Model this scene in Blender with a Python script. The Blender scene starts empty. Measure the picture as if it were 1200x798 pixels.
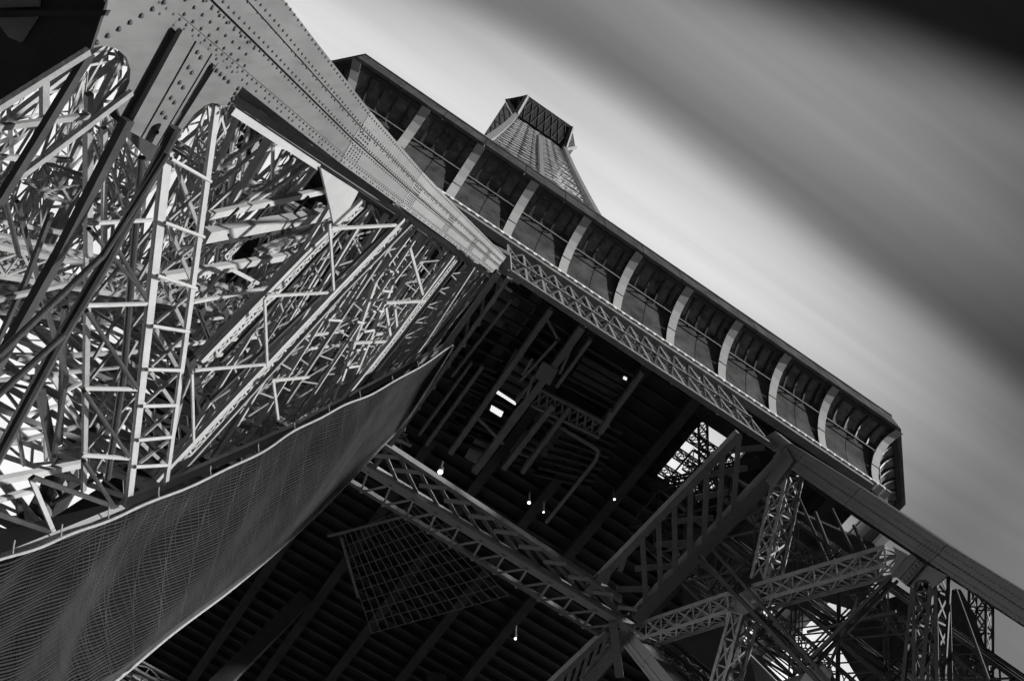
import bpy, math, random
import numpy as np
from mathutils import Matrix, Vector

random.seed(7)
rng = np.random.default_rng(7)
SC = bpy.context.scene
COL = SC.collection

# ------------------------------------------------------------------ camera
# photo pixels (1200 x 798), camera rows: right, down, forward
CR = np.array([[0.8291129147, -0.5569628231, 0.0486229195],
               [0.5381897777, 0.7715547601, -0.3391976052],
               [0.1514052108, 0.3074014733, 0.9394577140]])
FPX = 1086.8689
CAM = np.array([-10.66357729, -28.53927374, -35.38241316])
cd = bpy.data.cameras.new('camera')
cam = bpy.data.objects.new('camera', cd)
COL.objects.link(cam)
m = Matrix.Identity(4)
for i in range(3):
    m[i][0] = CR[0][i]; m[i][1] = -CR[1][i]; m[i][2] = -CR[2][i]; m[i][3] = CAM[i]
cam.matrix_world = m
cd.sensor_fit = 'HORIZONTAL'; cd.sensor_width = 36.0
cd.lens = 36.0 * FPX / 1200.0
cd.clip_start = 0.1; cd.clip_end = 6000.0
SC.camera = cam

# ------------------------------------------------------------------ light
SUN_AZ = Vector((0.87, -0.49, 0.0)).normalized()      # where the sun stands
SUN_EL = math.radians(9)
sun_dir = Vector((SUN_AZ.x * math.cos(SUN_EL), SUN_AZ.y * math.cos(SUN_EL), math.sin(SUN_EL)))
sd = bpy.data.lights.new('sun', 'SUN')
sd.energy = 2.5; sd.angle = math.radians(2.5); sd.color = (1.0, 0.995, 0.985)
so = bpy.data.objects.new('sun', sd)
so.rotation_euler = sun_dir.to_track_quat('Z', 'Y').to_euler()
so.location = (60, -60, 60)
COL.objects.link(so)

W = bpy.data.worlds.new('World'); SC.world = W; W.use_nodes = True
nt = W.node_tree; nt.nodes.clear()
def wn(t, **k):
    n = nt.nodes.new(t)
    for a_, b_ in k.items(): setattr(n, a_, b_)
    return n
def wl(a_, b_): nt.links.new(a_, b_)
def wmath(op, a_, b_=None, clamp=False):
    n = wn('ShaderNodeMath', operation=op, use_clamp=clamp)
    for i, v in enumerate((a_, b_)):
        if v is None: continue
        if isinstance(v, (int, float)): n.inputs[i].default_value = v
        else: wl(v, n.inputs[i])
    return n.outputs[0]
sky = wn('ShaderNodeTexSky', sky_type='NISHITA', sun_disc=False)
sky.sun_elevation = SUN_EL
sky.sun_rotation = math.atan2(SUN_AZ.x, SUN_AZ.y)
sky.air_density = 1.0; sky.dust_density = 2.0; sky.ozone_density = 1.0
bw = wn('ShaderNodeRGBToBW'); wl(sky.outputs[0], bw.inputs[0])
tc = wn('ShaderNodeTexCoord'); sep = wn('ShaderNodeSeparateXYZ'); wl(tc.outputs['Generated'], sep.inputs[0])
zc = wmath('MAXIMUM', sep.outputs[2], 0.12)
cx = wmath('DIVIDE', sep.outputs[0], zc); cy = wmath('DIVIDE', sep.outputs[1], zc)
# long-exposure clouds drawn out along x on a high flat layer
def streak(sx, sy, detail, off):
    cb = wn('ShaderNodeCombineXYZ')
    wl(wmath('MULTIPLY', cx, sx), cb.inputs[0]); wl(wmath('MULTIPLY', cy, sy), cb.inputs[1]); cb.inputs[2].default_value = off
    n = wn('ShaderNodeTexNoise'); n.inputs['Scale'].default_value = 1.0; n.inputs['Detail'].default_value = detail
    n.inputs['Roughness'].default_value = 0.45
    wl(cb.outputs[0], n.inputs['Vector'])
    return n.outputs['Fac']
n1 = streak(1.3, 5.0, 2.0, 3.1)
n2 = streak(1.1, 22.0, 4.0, 7.7)
yy = wmath('ADD', wmath('ADD', cy, wmath('MULTIPLY', wmath('SUBTRACT', cx, wmath('SQRT', wmath('ADD', wmath('MULTIPLY', cx, cx), 0.012))), 0.10)), wmath('MULTIPLY', wmath('SUBTRACT', n1, 0.5), 0.03))
yn = wmath('MULTIPLY', wmath('ADD', yy, 0.4), 1.0, clamp=True)      # -0.4..0.6 -> 0..1
rp = wn('ShaderNodeValToRGB'); wl(yn, rp.inputs[0])
rp.color_ramp.interpolation = 'B_SPLINE'
el = rp.color_ramp.elements
stops = [(0.0, .22), (0.12, .24), (0.25, .27), (0.31, .31), (0.36, .32), (0.402, .22), (0.424, .20),
         (0.452, .62), (0.51, 1.0), (0.72, 1.0), (1.0, .9)]
el[0].position = stops[0][0]; el[0].color = (stops[0][1],) * 3 + (1,)
el[1].position = stops[-1][0]; el[1].color = (stops[-1][1],) * 3 + (1,)
for p_, v_ in stops[1:-1]:
    e_ = el.new(p_); e_.color = (v_,) * 3 + (1,)
fx = wn('ShaderNodeMapRange', interpolation_type='SMOOTHSTEP'); wl(wmath('SUBTRACT', cx, wmath('MULTIPLY', wmath('MAXIMUM', wmath('SUBTRACT', cy, 0.28), 0.0), 2.2)), fx.inputs['Value'])
fx.inputs['From Min'].default_value = 0.13; fx.inputs['From Max'].default_value = 0.76
fx.inputs['To Min'].default_value = 1.0; fx.inputs['To Max'].default_value = 0.13
n3 = streak(2.2, 64.0, 5.0, 1.3)
fs = wmath('ADD', 0.70, wmath('ADD', wmath('MULTIPLY', n2, 0.40), wmath('MULTIPLY', n3, 0.20)))
pq = wmath('ADD', wmath('ADD', cy, wmath('MULTIPLY', cx, 0.25)), wmath('MULTIPLY', wmath('SUBTRACT', n1, 0.5), 0.04))
pt = wn('ShaderNodeMapRange', interpolation_type='SMOOTHSTEP'); wl(pq, pt.inputs['Value'])          # a heavier, darker cloud bank beyond
pt.inputs['From Min'].default_value = -0.115; pt.inputs['From Max'].default_value = -0.03; pt.inputs['To Min'].default_value = 0.04; pt.inputs['To Max'].default_value = 1.0
tot = wmath('MULTIPLY', wmath('MULTIPLY', wmath('MULTIPLY', rp.outputs[0], fx.outputs[0]), fs), pt.outputs[0])
lum = wmath('MULTIPLY', bw.outputs[0], tot)
SKY_GAIN = 2.6
bg = wn('ShaderNodeBackground'); wl(wmath('MULTIPLY', lum, SKY_GAIN), bg.inputs['Color']); bg.inputs['Strength'].default_value = 0.15
wo = wn('ShaderNodeOutputWorld'); wl(bg.outputs[0], wo.inputs[0])

SC.view_settings.view_transform = 'Standard'; SC.view_settings.look = 'None'
SC.view_settings.exposure = 1.6; SC.view_settings.gamma = 1.0; SC.view_settings.use_curve_mapping = False
SC.cycles.max_bounces = 4; SC.cycles.diffuse_bounces = 2; SC.cycles.glossy_bounces = 2; SC.cycles.transparent_max_bounces = 8; SC.cycles.use_adaptive_sampling = True; SC.cycles.adaptive_threshold = 0.03
SC.cycles.use_denoising = True

# ------------------------------------------------------------------ tower frame (metres, z = 0 at the lower ring girder)
G, F, D, A = 7.147424, 19.285489, 10.747790, 0.288596
LEGX = F - G                                         # a leg is about 12 m square
def LL(s, r, t): return np.array([-G - s - A * t, -F + r - A * t, -t])       # front leg, image left
def RL(s, r, t): return np.array([G + s + A * t, -F + r - A * t, -t])        # front leg, image right
def BLG(s, r, t): return np.array([-G - s - A * t, F - r + A * t, -t])       # back legs
def BRG(s, r, t): return np.array([G + s + A * t, F - r + A * t, -t])
def unit(v):
    v = np.asarray(v, float); return v / np.linalg.norm(v)
LEAN = np.array([-A, -A, -1.0]); LEANR = np.array([A, -A, -1.0])
NA = unit(np.cross([0, 1, 0], LEAN)); NA = NA if NA[0] > 0 else -NA        # faces +x
NB = unit(np.cross([0, 1, 0], LEANR)); NB = NB if NB[0] < 0 else -NB        # faces -x
def ray(u, v):
    return unit(CR.T @ np.array([(u - 600) / FPX, (v - 399) / FPX, 1.0]))
def on(u, v, P, n):
    d = ray(u, v); return CAM + d * (np.dot(np.asarray(P, float) - CAM, n) / np.dot(d, n))
def pA(u, v, s=0.0): return on(u, v, (-G - s, -F, 0), NA)                   # inner face of the left leg, s metres inside it
def pB(u, v, s=0.0): return on(u, v, (G + s, -F, 0), NB)
def pZ(u, v, z): return on(u, v, (0, 0, z), np.array([0, 0, 1.0]))
def depth(P): return float(CR[2] @ (np.asarray(P) - CAM))
def m_px(P, px): return px * depth(P) / FPX

# ------------------------------------------------------------------ materials
def mat(name, v, rough=0.55, var=0.18, scale=1.2, bump=0.0, bscale=40.0, metal=0.0, spec=0.4, emis=0.0, coat=0.0, streaks=0.0):
    mt = bpy.data.materials.new(name); mt.use_nodes = True
    n = mt.node_tree; b = n.nodes['Principled BSDF']; L = n.links.new
    tcn = n.nodes.new('ShaderNodeTexCoord')
    nz = n.nodes.new('ShaderNodeTexNoise'); nz.inputs['Scale'].default_value = scale; nz.inputs['Detail'].default_value = 6; nz.inputs['Roughness'].default_value = 0.65
    L(tcn.outputs['Object'], nz.inputs['Vector'])
    mr = n.nodes.new('ShaderNodeMapRange'); mr.inputs['From Min'].default_value = 0.3; mr.inputs['From Max'].default_value = 0.7
    mr.inputs['To Min'].default_value = v * (1 - var); mr.inputs['To Max'].default_value = v * (1 + var)
    L(nz.outputs['Fac'], mr.inputs['Value'])
    out = mr.outputs[0]
    if streaks:
        mp = n.nodes.new('ShaderNodeMapping'); mp.inputs['Scale'].default_value = (7, 7, 0.5)
        L(tcn.outputs['Object'], mp.inputs['Vector'])
        n2_ = n.nodes.new('ShaderNodeTexNoise'); n2_.inputs['Scale'].default_value = 1.0; n2_.inputs['Detail'].default_value = 4
        L(mp.outputs[0], n2_.inputs['Vector'])
        m2 = n.nodes.new('ShaderNodeMapRange'); m2.inputs['From Min'].default_value = 0.45; m2.inputs['From Max'].default_value = 0.75
        m2.inputs['To Min'].default_value = 1.0; m2.inputs['To Max'].default_value = 1 - streaks
        L(n2_.outputs['Fac'], m2.inputs['Value'])
        mm = n.nodes.new('ShaderNodeMath'); mm.operation = 'MULTIPLY'; L(out, mm.inputs[0]); L(m2.outputs[0], mm.inputs[1]); out = mm.outputs[0]
    L(out, b.inputs['Base Color'])
    r2 = n.nodes.new('ShaderNodeMapRange'); r2.inputs['To Min'].default_value = max(0.05, rough - 0.12); r2.inputs['To Max'].default_value = min(1, rough + 0.12)
    L(nz.outputs['Fac'], r2.inputs['Value']); L(r2.outputs[0], b.inputs['Roughness'])
    b.inputs['Metallic'].default_value = metal; b.inputs['Specular IOR Level'].default_value = spec
    if bump:
        nb = n.nodes.new('ShaderNodeTexNoise'); nb.inputs['Scale'].default_value = bscale; nb.inputs['Detail'].default_value = 4
        L(tcn.outputs['Object'], nb.inputs['Vector'])
        bm_ = n.nodes.new('ShaderNodeBump'); bm_.inputs['Strength'].default_value = bump; bm_.inputs['Distance'].default_value = 0.02
        L(nb.outputs['Fac'], bm_.inputs['Height']); L(bm_.outputs[0], b.inputs['Normal'])
    if emis:
        b.inputs['Emission Color'].default_value = (1, 1, 1, 1); b.inputs['Emission Strength'].default_value = emis
    return mt
M = {
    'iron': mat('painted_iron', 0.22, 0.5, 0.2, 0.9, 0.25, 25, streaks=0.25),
    'plate_lit': mat('lit_plate', 0.235, 0.48, 0.10, 0.6, 0.05, 14, streaks=0.10),  # lighter copy of the plate for the column's brighter upper end
    'plate_shaded': mat('shaded_plate', 0.125, 0.52, 0.14, 0.6, 0.05, 14, streaks=0.2),  # darker copy of the plate; light falloff at the foot put into colour
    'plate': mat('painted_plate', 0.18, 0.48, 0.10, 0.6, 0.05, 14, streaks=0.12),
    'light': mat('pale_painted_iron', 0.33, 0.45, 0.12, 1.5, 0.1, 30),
    'white': mat('white_paint', 0.8, 0.4, 0.08, 2.0),
    'iron_shaded': mat('shaded_iron', 0.065, 0.6, 0.3, 0.9, 0.2, 25, spec=0.1),  # darker copy of the iron; shade of right leg and deck in colour
    'dark': mat('dark_shaded_iron', 0.03, 0.5, 0.4, 2.0, 0.3, 25),  # near-black iron; shade of recesses and undersides put into its colour
    'rivet': mat('rivet_iron', 0.035, 0.6, 0.3, 3.0),  # the dark look of shadowed rivet heads is put into the colour
    'seam': mat('seam_dark', 0.02, 0.8, 0.3, 3.0),  # near-black core, shows in the plate joints and along the column edge
    'rib': mat('rib_paint', 0.36, 0.45, 0.10, 1.0, 0.1, 20),
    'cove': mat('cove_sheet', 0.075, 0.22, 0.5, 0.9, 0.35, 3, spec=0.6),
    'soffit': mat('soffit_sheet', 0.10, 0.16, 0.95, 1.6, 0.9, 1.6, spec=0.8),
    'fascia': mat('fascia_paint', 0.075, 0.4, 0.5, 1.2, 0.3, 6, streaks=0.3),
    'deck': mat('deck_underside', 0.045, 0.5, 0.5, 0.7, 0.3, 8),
    'panel': mat('ceiling_panel', 0.22, 0.25, 0.5, 0.5, 0.8, 1.4, spec=0.7),
    'net': mat('net_cord', 0.04, 0.9, 0.3, 1.0, spec=0.05),
    'cloth': mat('net_fabric', 0.006, 0.95, 0.4, 1.2, spec=0.02),
    'rope': mat('rope', 0.24, 0.85, 0.2, 8.0),
    'ground': mat('ground_gravel', 0.055, 0.9, 0.2, 0.05),
    'lamp': mat('lamp_glass', 0.9, 0.3, 0.0, 1.0, emis=2.2),
    'tube': mat('lamp_tube', 0.9, 0.3, 0.0, 1.0, emis=0.28),
    'steel': mat('lamp_housing', 0.25, 0.4, 0.1, 2.0, metal=0.6),
    'shaft': mat('upper_iron', 0.3, 0.5, 0.25, 0.2),
}

# ------------------------------------------------------------------ mesh helpers
class MB:
    def __init__(s): s.v = []; s.f = []
    def quadbox(s, c8):
        b = len(s.v); s.v += [tuple(map(float, c)) for c in c8]
        for q in ((0, 3, 2, 1), (4, 5, 6, 7), (0, 1, 5, 4), (1, 2, 6, 5), (2, 3, 7, 6), (3, 0, 4, 7)): s.f.append(tuple(b + i for i in q))
    def bar(s, P, Q, w, h=None, n=None):
        """box bar from P to Q, w wide across n, h thick along n"""
        P = np.asarray(P, float); Q = np.asarray(Q, float); h = h or w
        d = unit(Q - P)
        n = np.array([0, 0, 1.0]) if n is None else np.asarray(n, float)
        if abs(np.dot(d, unit(n))) > 0.97: n = np.array([1.0, 0.3, 0])
        sd_ = unit(np.cross(d, n)); up = unit(np.cross(sd_, d))
        a_ = sd_ * w / 2; b_ = up * h / 2
        s.quadbox([P - a_ - b_, P + a_ - b_, P + a_ + b_, P - a_ + b_, Q - a_ - b_, Q + a_ - b_, Q + a_ + b_, Q - a_ + b_])
    def angle(s, P, Q, w, n):
        """L-section bar: two thin legs"""
        P = np.asarray(P, float); Q = np.asarray(Q, float); n = unit(n); d = unit(Q - P); sd_ = unit(np.cross(d, n)); up = unit(np.cross(sd_, d)); th = max(0.012, w * 0.14)
        s.bar(P, Q, w, th, up)
        o = sd_ * (w / 2 - th / 2) - up * (w / 2 + th * 0.4)
        s.bar(P + o, Q + o, th, w * 0.95, up)
    def tube(s, pts, r, seg=8):
        pts = [np.asarray(p, float) for p in pts]; b = len(s.v); k = len(pts)
        for i, p in enumerate(pts):
            d = unit(pts[min(i + 1, k - 1)] - pts[max(i - 1, 0)])
            a_ = np.array([0, 0, 1.0]) if abs(d[2]) < 0.9 else np.array([1.0, 0, 0])
            x = unit(np.cross(d, a_)); y = np.cross(d, x)
            for j in range(seg):
                th = 2 * math.pi * j / seg
                s.v.append(tuple(p + r * (math.cos(th) * x + math.sin(th) * y)))
        for i in range(k - 1):
            for j in range(seg):
                j2 = (j + 1) % seg
                s.f.append((b + i * seg + j, b + i * seg + j2, b + (i + 1) * seg + j2, b + (i + 1) * seg + j))
        s.f.append(tuple(b + j for j in reversed(range(seg)))); s.f.append(tuple(b + (k - 1) * seg + j for j in range(seg)))
    def prism(s, poly, n, th):
        """extrude a 3-D polygon by th against n (front face stays on the polygon)"""
        poly = [np.asarray(p, float) for p in poly]; n = unit(n); k = len(poly)
        nn = sum(np.cross(poly[i] - poly[0], poly[(i + 1) % k] - poly[0]) for i in range(1, k))
        if np.dot(nn, n) < 0: poly = poly[::-1]
        b = len(s.v)
        s.v += [tuple(p) for p in poly] + [tuple(p - n * th) for p in poly]
        s.f.append(tuple(b + i for i in range(k))); s.f.append(tuple(b + k + i for i in reversed(range(k))))
        for i in range(k):
            j = (i + 1) % k; s.f.append((b + j, b + i, b + k + i, b + k + j))
    def dome(s, c, n, r, seg=6):
        c = np.asarray(c, float); n = unit(n); a_ = np.array([0, 0, 1.0]) if abs(n[2]) < 0.9 else np.array([1.0, 0, 0])
        x = unit(np.cross(n, a_)); y = np.cross(n, x); b = len(s.v)
        for rr, hh in ((1.0, -0.05), (0.75, 0.5)):
            for j in range(seg):
                th = 2 * math.pi * j / seg; s.v.append(tuple(c + r * rr * (math.cos(th) * x + math.sin(th) * y) + n * r * hh))
        s.v.append(tuple(c + n * r * 0.75))
        for j in range(seg):
            j2 = (j + 1) % seg
            s.f.append((b + j, b + j2, b + seg + j2, b + seg + j)); s.f.append((b + seg + j, b + seg + j2, b + 2 * seg))
    def build(s, name, material, parent=None, stuff=False, smooth=False, label=None, kind=None):
        me = bpy.data.meshes.new(name); me.from_pydata(s.v, [], s.f); me.update()
        if smooth:
            me.polygons.foreach_set('use_smooth', [True] * len(me.polygons))
        me.materials.append(M[material] if isinstance(material, str) else material)
        o = bpy.data.objects.new(name, me); COL.objects.link(o)
        if parent is not None: o.parent = parent
        if stuff: o['kind'] = 'stuff'
        if kind: o['kind'] = kind
        if label: o['label'] = label
        return o
def one(fn):
    b = MB(); fn(b); return b
def empty(name, parent=None, label=None, cat=None, group=None):
    o = bpy.data.objects.new(name, None); COL.objects.link(o); o.empty_display_size = 1
    if parent is not None: o.parent = parent
    if label: o['label'] = label
    if cat: o['category'] = cat
    if group: o['group'] = group
    return o
def lerp(P, Q, t): return np.asarray(P) * (1 - t) + np.asarray(Q) * t

def girder(parent, P, Q, w, h, n, pitch=1.0, chord=0.12, lace=0.06, material='iron', sides='wh', cross=True, sect='bar'):
    """box lattice girder P->Q: four chords, laced on its broad (w) and narrow (h) sides; n is the normal of the broad side"""
    P = np.asarray(P, float); Q = np.asarray(Q, float); n = unit(n); d = unit(Q - P); sd_ = unit(np.cross(d, n)); up = unit(np.cross(sd_, d))
    L_ = np.linalg.norm(Q - P); k = max(2, int(round(L_ / pitch)))
    cs = [sd_ * w / 2 * i + up * h / 2 * j for i, j in ((1, 1), (-1, 1), (-1, -1), (1, -1))]
    for c in cs:
        b = MB(); b.angle(P + c, Q + c, chord, n); b.build('chord', material, parent)
    b = MB()
    def side(c0, c1, nn, kk):
        for i in range(kk):
            a0, a1 = lerp(P, Q, i / kk), lerp(P, Q, (i + 1) / kk)
            if cross or i % 2 == 0: b.bar(a0 + c0 * 0.97, a1 + c1 * 0.97, lace, lace * 0.35, nn)
            if cross or i % 2 == 1: b.bar(a0 + c1 * 0.95, a1 + c0 * 0.95, lace, lace * 0.35, nn)
            b.bar(a0 + c0 * 0.93, a0 + c1 * 0.93, lace * 0.9, lace * 0.4, nn)
    if 'w' in sides:
        side(cs[0], cs[1], up, k); side(cs[2], cs[3], up, k)
    if 'h' in sides:
        side(cs[1], cs[2], sd_, k); side(cs[3], cs[0], sd_, k)
    b.build('lacing', material, parent, stuff=True)

def frame(fn, parent, t0, t1, material, ss, rs, step=2.6):
    """light inner scaffolding of a leg: thin uprights, ties and crossed rods, all meeting at nodes"""
    ts = np.arange(t0, t1, step)
    for s_ in ss:
        for r_ in rs:
            b_ = MB(); b_.angle(fn(s_, r_, t0), fn(s_, r_, ts[-1]), .14, (1, 0, 0)); b_.build('upright', material, parent)
    b_ = MB()
    for ta in ts:
        for r_ in rs:
            for s1, s2 in zip(ss[:-1], ss[1:]):
                b_.angle(fn(s1, r_, ta), fn(s2, r_, ta), .09, (0, -1, .2))
                if ta + step < ts[-1] + .1: b_.bar(fn(s1, r_, ta), fn(s2, r_, ta + step), .05, .05); b_.bar(fn(s2, r_, ta), fn(s1, r_, ta + step), .05, .05)
        for s_ in ss:
            for r1, r2 in zip(rs[:-1], rs[1:]):
                b_.angle(fn(s_, r1, ta), fn(s_, r2, ta), .09, (1, 0, 0))
                if ta + step < ts[-1] + .1: b_.bar(fn(s_, r1, ta), fn(s_, r2, ta + step), .05, .05); b_.bar(fn(s_, r2, ta), fn(s_, r1, ta + step), .05, .05)
    b_.build('secondary_bracing', material, parent, stuff=True)

TOWER = empty('iron_tower', None, 'huge riveted lattice iron tower seen steeply from below, filling most of the picture', 'tower')
LEG_L = empty('lattice_leg', TOWER, 'bright near leg of crossing iron bars under the big riveted column')
LEG_R = empty('lattice_leg', TOWER, 'dark leg of crossed lattice girders on the right below the gallery')
RING = empty('ring_girder', TOWER, 'lattice girders boxing in the dark square under the deck')
DECK = empty('deck_underside', TOWER, 'black underside of the deck with beams, joists and pipes')
GAL = empty('gallery', TOWER, 'overhanging gallery with pale curved ribs, dark slatted soffit and cut corners')
SHAFT = empty('upper_shaft', TOWER, 'slender upper shaft with a flared platform against the sky')
LEG_BL = empty('lattice_leg', TOWER, 'black far leg behind the net at the lower left')
LEG_BR = empty('lattice_leg', TOWER, 'black far leg at the bottom behind the lattice girder')

# ------------------------------------------------------------------ ground far below
b = MB(); b.v = [(-900, -900, -101), (900, -900, -101), (900, 900, -101), (-900, 900, -101)]; b.f = [(0, 1, 2, 3)]
b.build('ground', 'ground', kind='structure')

# ------------------------------------------------------------------ gallery (second platform)
GA1, GA2 = 18.4, 24.69                  # distance of its base line from the axis, straight sides / cut corners
ZB, ZT, OUT = 8.0, 12.35, 2.32          # base height, soffit height, overhang of the arc
def ring8(o, z):
    c = math.sqrt(2) * (GA2 + o) - (GA1 + o); a1 = GA1 + o
    return [np.array([x, y, z]) for x, y in ((-c, -a1), (c, -a1), (a1, -c), (a1, c), (c, a1), (-c, a1), (-a1, c), (-a1, -c))]
def arc(th): return OUT * (1 - math.cos(th)), ZB + (ZT - ZB) * math.sin(th)
def edge(i): return i, (i + 1) % 8
def gpt(i, f, o, z):                    # point at fraction f of edge i at offset o
    r8 = ring8(o, z); return lerp(r8[i], r8[(i + 1) % 8], f)
def gx(x, o, z): return np.array([x, -GA1 - o, z])          # on the front side by its x
EDGE_N = [np.array(v, float) for v in ((0, -1, 0), (.7071, -.7071, 0), (1, 0, 0), (.7071, .7071, 0), (0, 1, 0), (-.7071, .7071, 0), (-1, 0, 0), (-.7071, -.7071, 0))]
TH_RAIL = math.radians(50)
rib_x = [-16.75 + 3.305 * k for k in range(11)]              # ends fall on the corners
def sweep(fa, fb, th0, th1, k, lift=0.0):
    """curved sheet between two ends given as functions of (o, z), thin but solid"""
    b_ = MB(); rows = []
    for i in range(k + 1):
        th = th0 + (th1 - th0) * i / k; o, z = arc(th)
        rows.append((fa(o, z), fb(o, z), fa(o + .05 * math.sin(th) - .05, z + .05), fb(o + .05 * math.sin(th) - .05, z + .05)))
    for r_ in rows: b_.v += [tuple(map(float, p)) for p in r_]
    for i in range(k):
        a0 = i * 4; a1 = a0 + 4
        b_.f += [(a0, a0 + 1, a1 + 1, a1), (a0 + 2, a1 + 2, a1 + 3, a0 + 3), (a0, a1, a1 + 2, a0 + 2), (a0 + 1, a0 + 3, a1 + 3, a1 + 1)]
    b_.f += [(0, 2, 3, 1), (4 * k, 4 * k + 1, 4 * k + 3, 4 * k + 2)]
    return b_
def bay(fa, fb, slats, jig):
    """one bay between two ribs; fa, fb(o, z): its two ends"""
    mid = lambda w: (lambda o, z: lerp(fa(o, z), fb(o, z), w))
    g_ = 0.006
    bk = sweep((lambda o, z: mid(0.0)(o, z + .12)), (lambda o, z: mid(1.0)(o, z + .12)), 0.02, math.pi / 2, 8); bk.build('backing_sheet', 'dark', GAL)
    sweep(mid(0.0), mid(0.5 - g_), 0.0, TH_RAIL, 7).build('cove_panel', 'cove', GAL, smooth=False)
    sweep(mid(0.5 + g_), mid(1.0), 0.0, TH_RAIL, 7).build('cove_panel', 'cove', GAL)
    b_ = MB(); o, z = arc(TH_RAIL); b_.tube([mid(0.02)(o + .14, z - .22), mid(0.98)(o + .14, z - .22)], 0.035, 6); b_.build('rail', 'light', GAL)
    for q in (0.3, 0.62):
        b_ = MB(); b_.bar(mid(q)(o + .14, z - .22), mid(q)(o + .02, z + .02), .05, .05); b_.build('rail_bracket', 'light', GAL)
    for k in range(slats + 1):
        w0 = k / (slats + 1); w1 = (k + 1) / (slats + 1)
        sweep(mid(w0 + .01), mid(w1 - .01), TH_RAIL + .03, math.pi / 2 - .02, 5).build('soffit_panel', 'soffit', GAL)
        if k:
            b_ = MB(); pts = []
            for i in range(6):
                th = TH_RAIL + .03 + (math.pi / 2 - .05 - TH_RAIL) * i / 5; o2, z2 = arc(th)
                pts.append(mid(w0)(o2 + .08 * math.cos(th), z2 - .08 * math.sin(th)))
            for p, q in zip(pts[:-1], pts[1:]): b_.bar(p, q, .09, .16)
            b_.build('slat', 'dark', GAL)
def rib(f0, side):
    """curved bracket with a broad pale flange; f0(o, z): its line, side: unit vector along the gallery"""
    for th0, th1 in ((0.0, .56), (.585, math.pi / 2 - .03)):
        b_ = MB(); k = 5
        for i in range(k):
            p, q = [f0(o + .20 * math.sin(t_) , z - .34 + .14 * math.cos(t_)) for t_ in (th0 + (th1 - th0) * i / k, th0 + (th1 - th0) * (i + 1) / k) for o, z in (arc(t_),)]
            p2, q2 = [f0(*arc(t_)) for t_ in (th0 + (th1 - th0) * i / k, th0 + (th1 - th0) * (i + 1) / k)]
            d = unit(q - p); n_ = unit(np.cross(d, side)); n_ = n_ if np.dot(n_, p2 - p) > 0 else -n_
            w = side * .24
            b_.quadbox([p - w, p + w, q + w, q - w, p - w + n_ * .04, p + w + n_ * .04, q + w + n_ * .04, q - w + n_ * .04])
            w = side * .05
            b_.quadbox([p - w + n_ * .04, p + w + n_ * .04, q + w + n_ * .04, q - w + n_ * .04, p2 - w, p2 + w, q2 + w, q2 - w])
        b_.build('rib_flange', 'rib', GAL)
for k in range(10):
    x0, x1 = rib_x[k] , rib_x[k + 1]
    if k == 0: x0 = None
    fa = (lambda o, z, x=x0, c=k: gpt(0, 0.0, o, z) if c == 0 else gx(x, o, z))
    fb = (lambda o, z, x=x1, c=k: gpt(0, 1.0, o, z) if c == 9 else gx(x, o, z))
    bay(fa, fb, 4, k)
for k, x in enumerate(rib_x):
    if k in (0, 10): rib((lambda o, z, e=(0 if k == 0 else 1): gpt(0, e, o, z) + np.array([0.0, 0, 0])), np.array([1.0, 0, 0]))
    else: rib((lambda o, z, x=x: gx(x, o, z)), np.array([1.0, 0, 0]))
for i, nb_ in ((1, 1), (7, 1), (2, 6), (6, 6)):
    dirv = unit(ring8(0, 0)[(i + 1) % 8] - ring8(0, 0)[i])
    for k in range(nb_):
        bay((lambda o, z, i=i, f=k / nb_: gpt(i, f, o, z)), (lambda o, z, i=i, f=(k + 1) / nb_: gpt(i, f, o, z)), 5 if nb_ == 1 else 4, k)
        if k: rib((lambda o, z, i=i, f=k / nb_: gpt(i, f, o, z)), dirv)
# base moulding, parapet fascia, top trim, the back sides as plain sheets
for i in range(8):
    b_ = MB(); r0 = ring8(.30, ZB - .3); r1 = ring8(-.12, ZB - .3); r2 = ring8(.30, ZB + .02); r3 = ring8(-.12, ZB + .02); j = (i + 1) % 8
    b_.quadbox([r0[i], r0[j], r1[j], r1[i], r2[i], r2[j], r3[j], r3[i]]); b_.build('base_moulding', 'white', GAL)
    L_ = np.linalg.norm(ring8(2.7, 0)[i] - ring8(2.7, 0)[j]); k = max(2, int(L_ / 2.4)) if i in (0, 1, 2, 6, 7) else 1
    for q in range(k):
        f0, f1 = q / k + .0006, (q + 1) / k - .0006
        P = lambda o, z, f: gpt(i, f, o, z)
        b_ = MB(); b_.quadbox([P(2.32, 12.30, f0), P(2.58, 12.22, f0), P(2.58, 12.22, f1), P(2.32, 12.30, f1), P(2.36, 13.95, f0), P(2.59, 13.95, f0), P(2.59, 13.95, f1), P(2.36, 13.95, f1)])
        b_.build('fascia_panel', 'fascia', GAL)
    r0 = ring8(2.30, 13.96); r1 = ring8(2.66, 13.96); r2 = ring8(2.30, 14.08); r3 = ring8(2.66, 14.08)
    b_ = MB(); b_.quadbox([r0[i], r1[i], r1[j], r0[j], r2[i], r3[i], r3[j], r2[j]]); b_.build('top_rail', 'iron', GAL)
    r0 = ring8(2.12, 12.2); r1 = ring8(2.34, 12.2); r2 = ring8(2.12, 12.45); r3 = ring8(2.34, 12.45)
    b_ = MB(); b_.quadbox([r0[i], r1[i], r1[j], r0[j], r2[i], r3[i], r3[j], r2[j]]); b_.build('edge_beam', 'dark', GAL)
    if i in (3, 4, 5):
        sweep((lambda o, z, i=i: gpt(i, 0, o, z)), (lambda o, z, i=i: gpt(i, 1, o, z)), 0, math.pi / 2, 8).build('cove_panel', 'cove', GAL)
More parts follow.
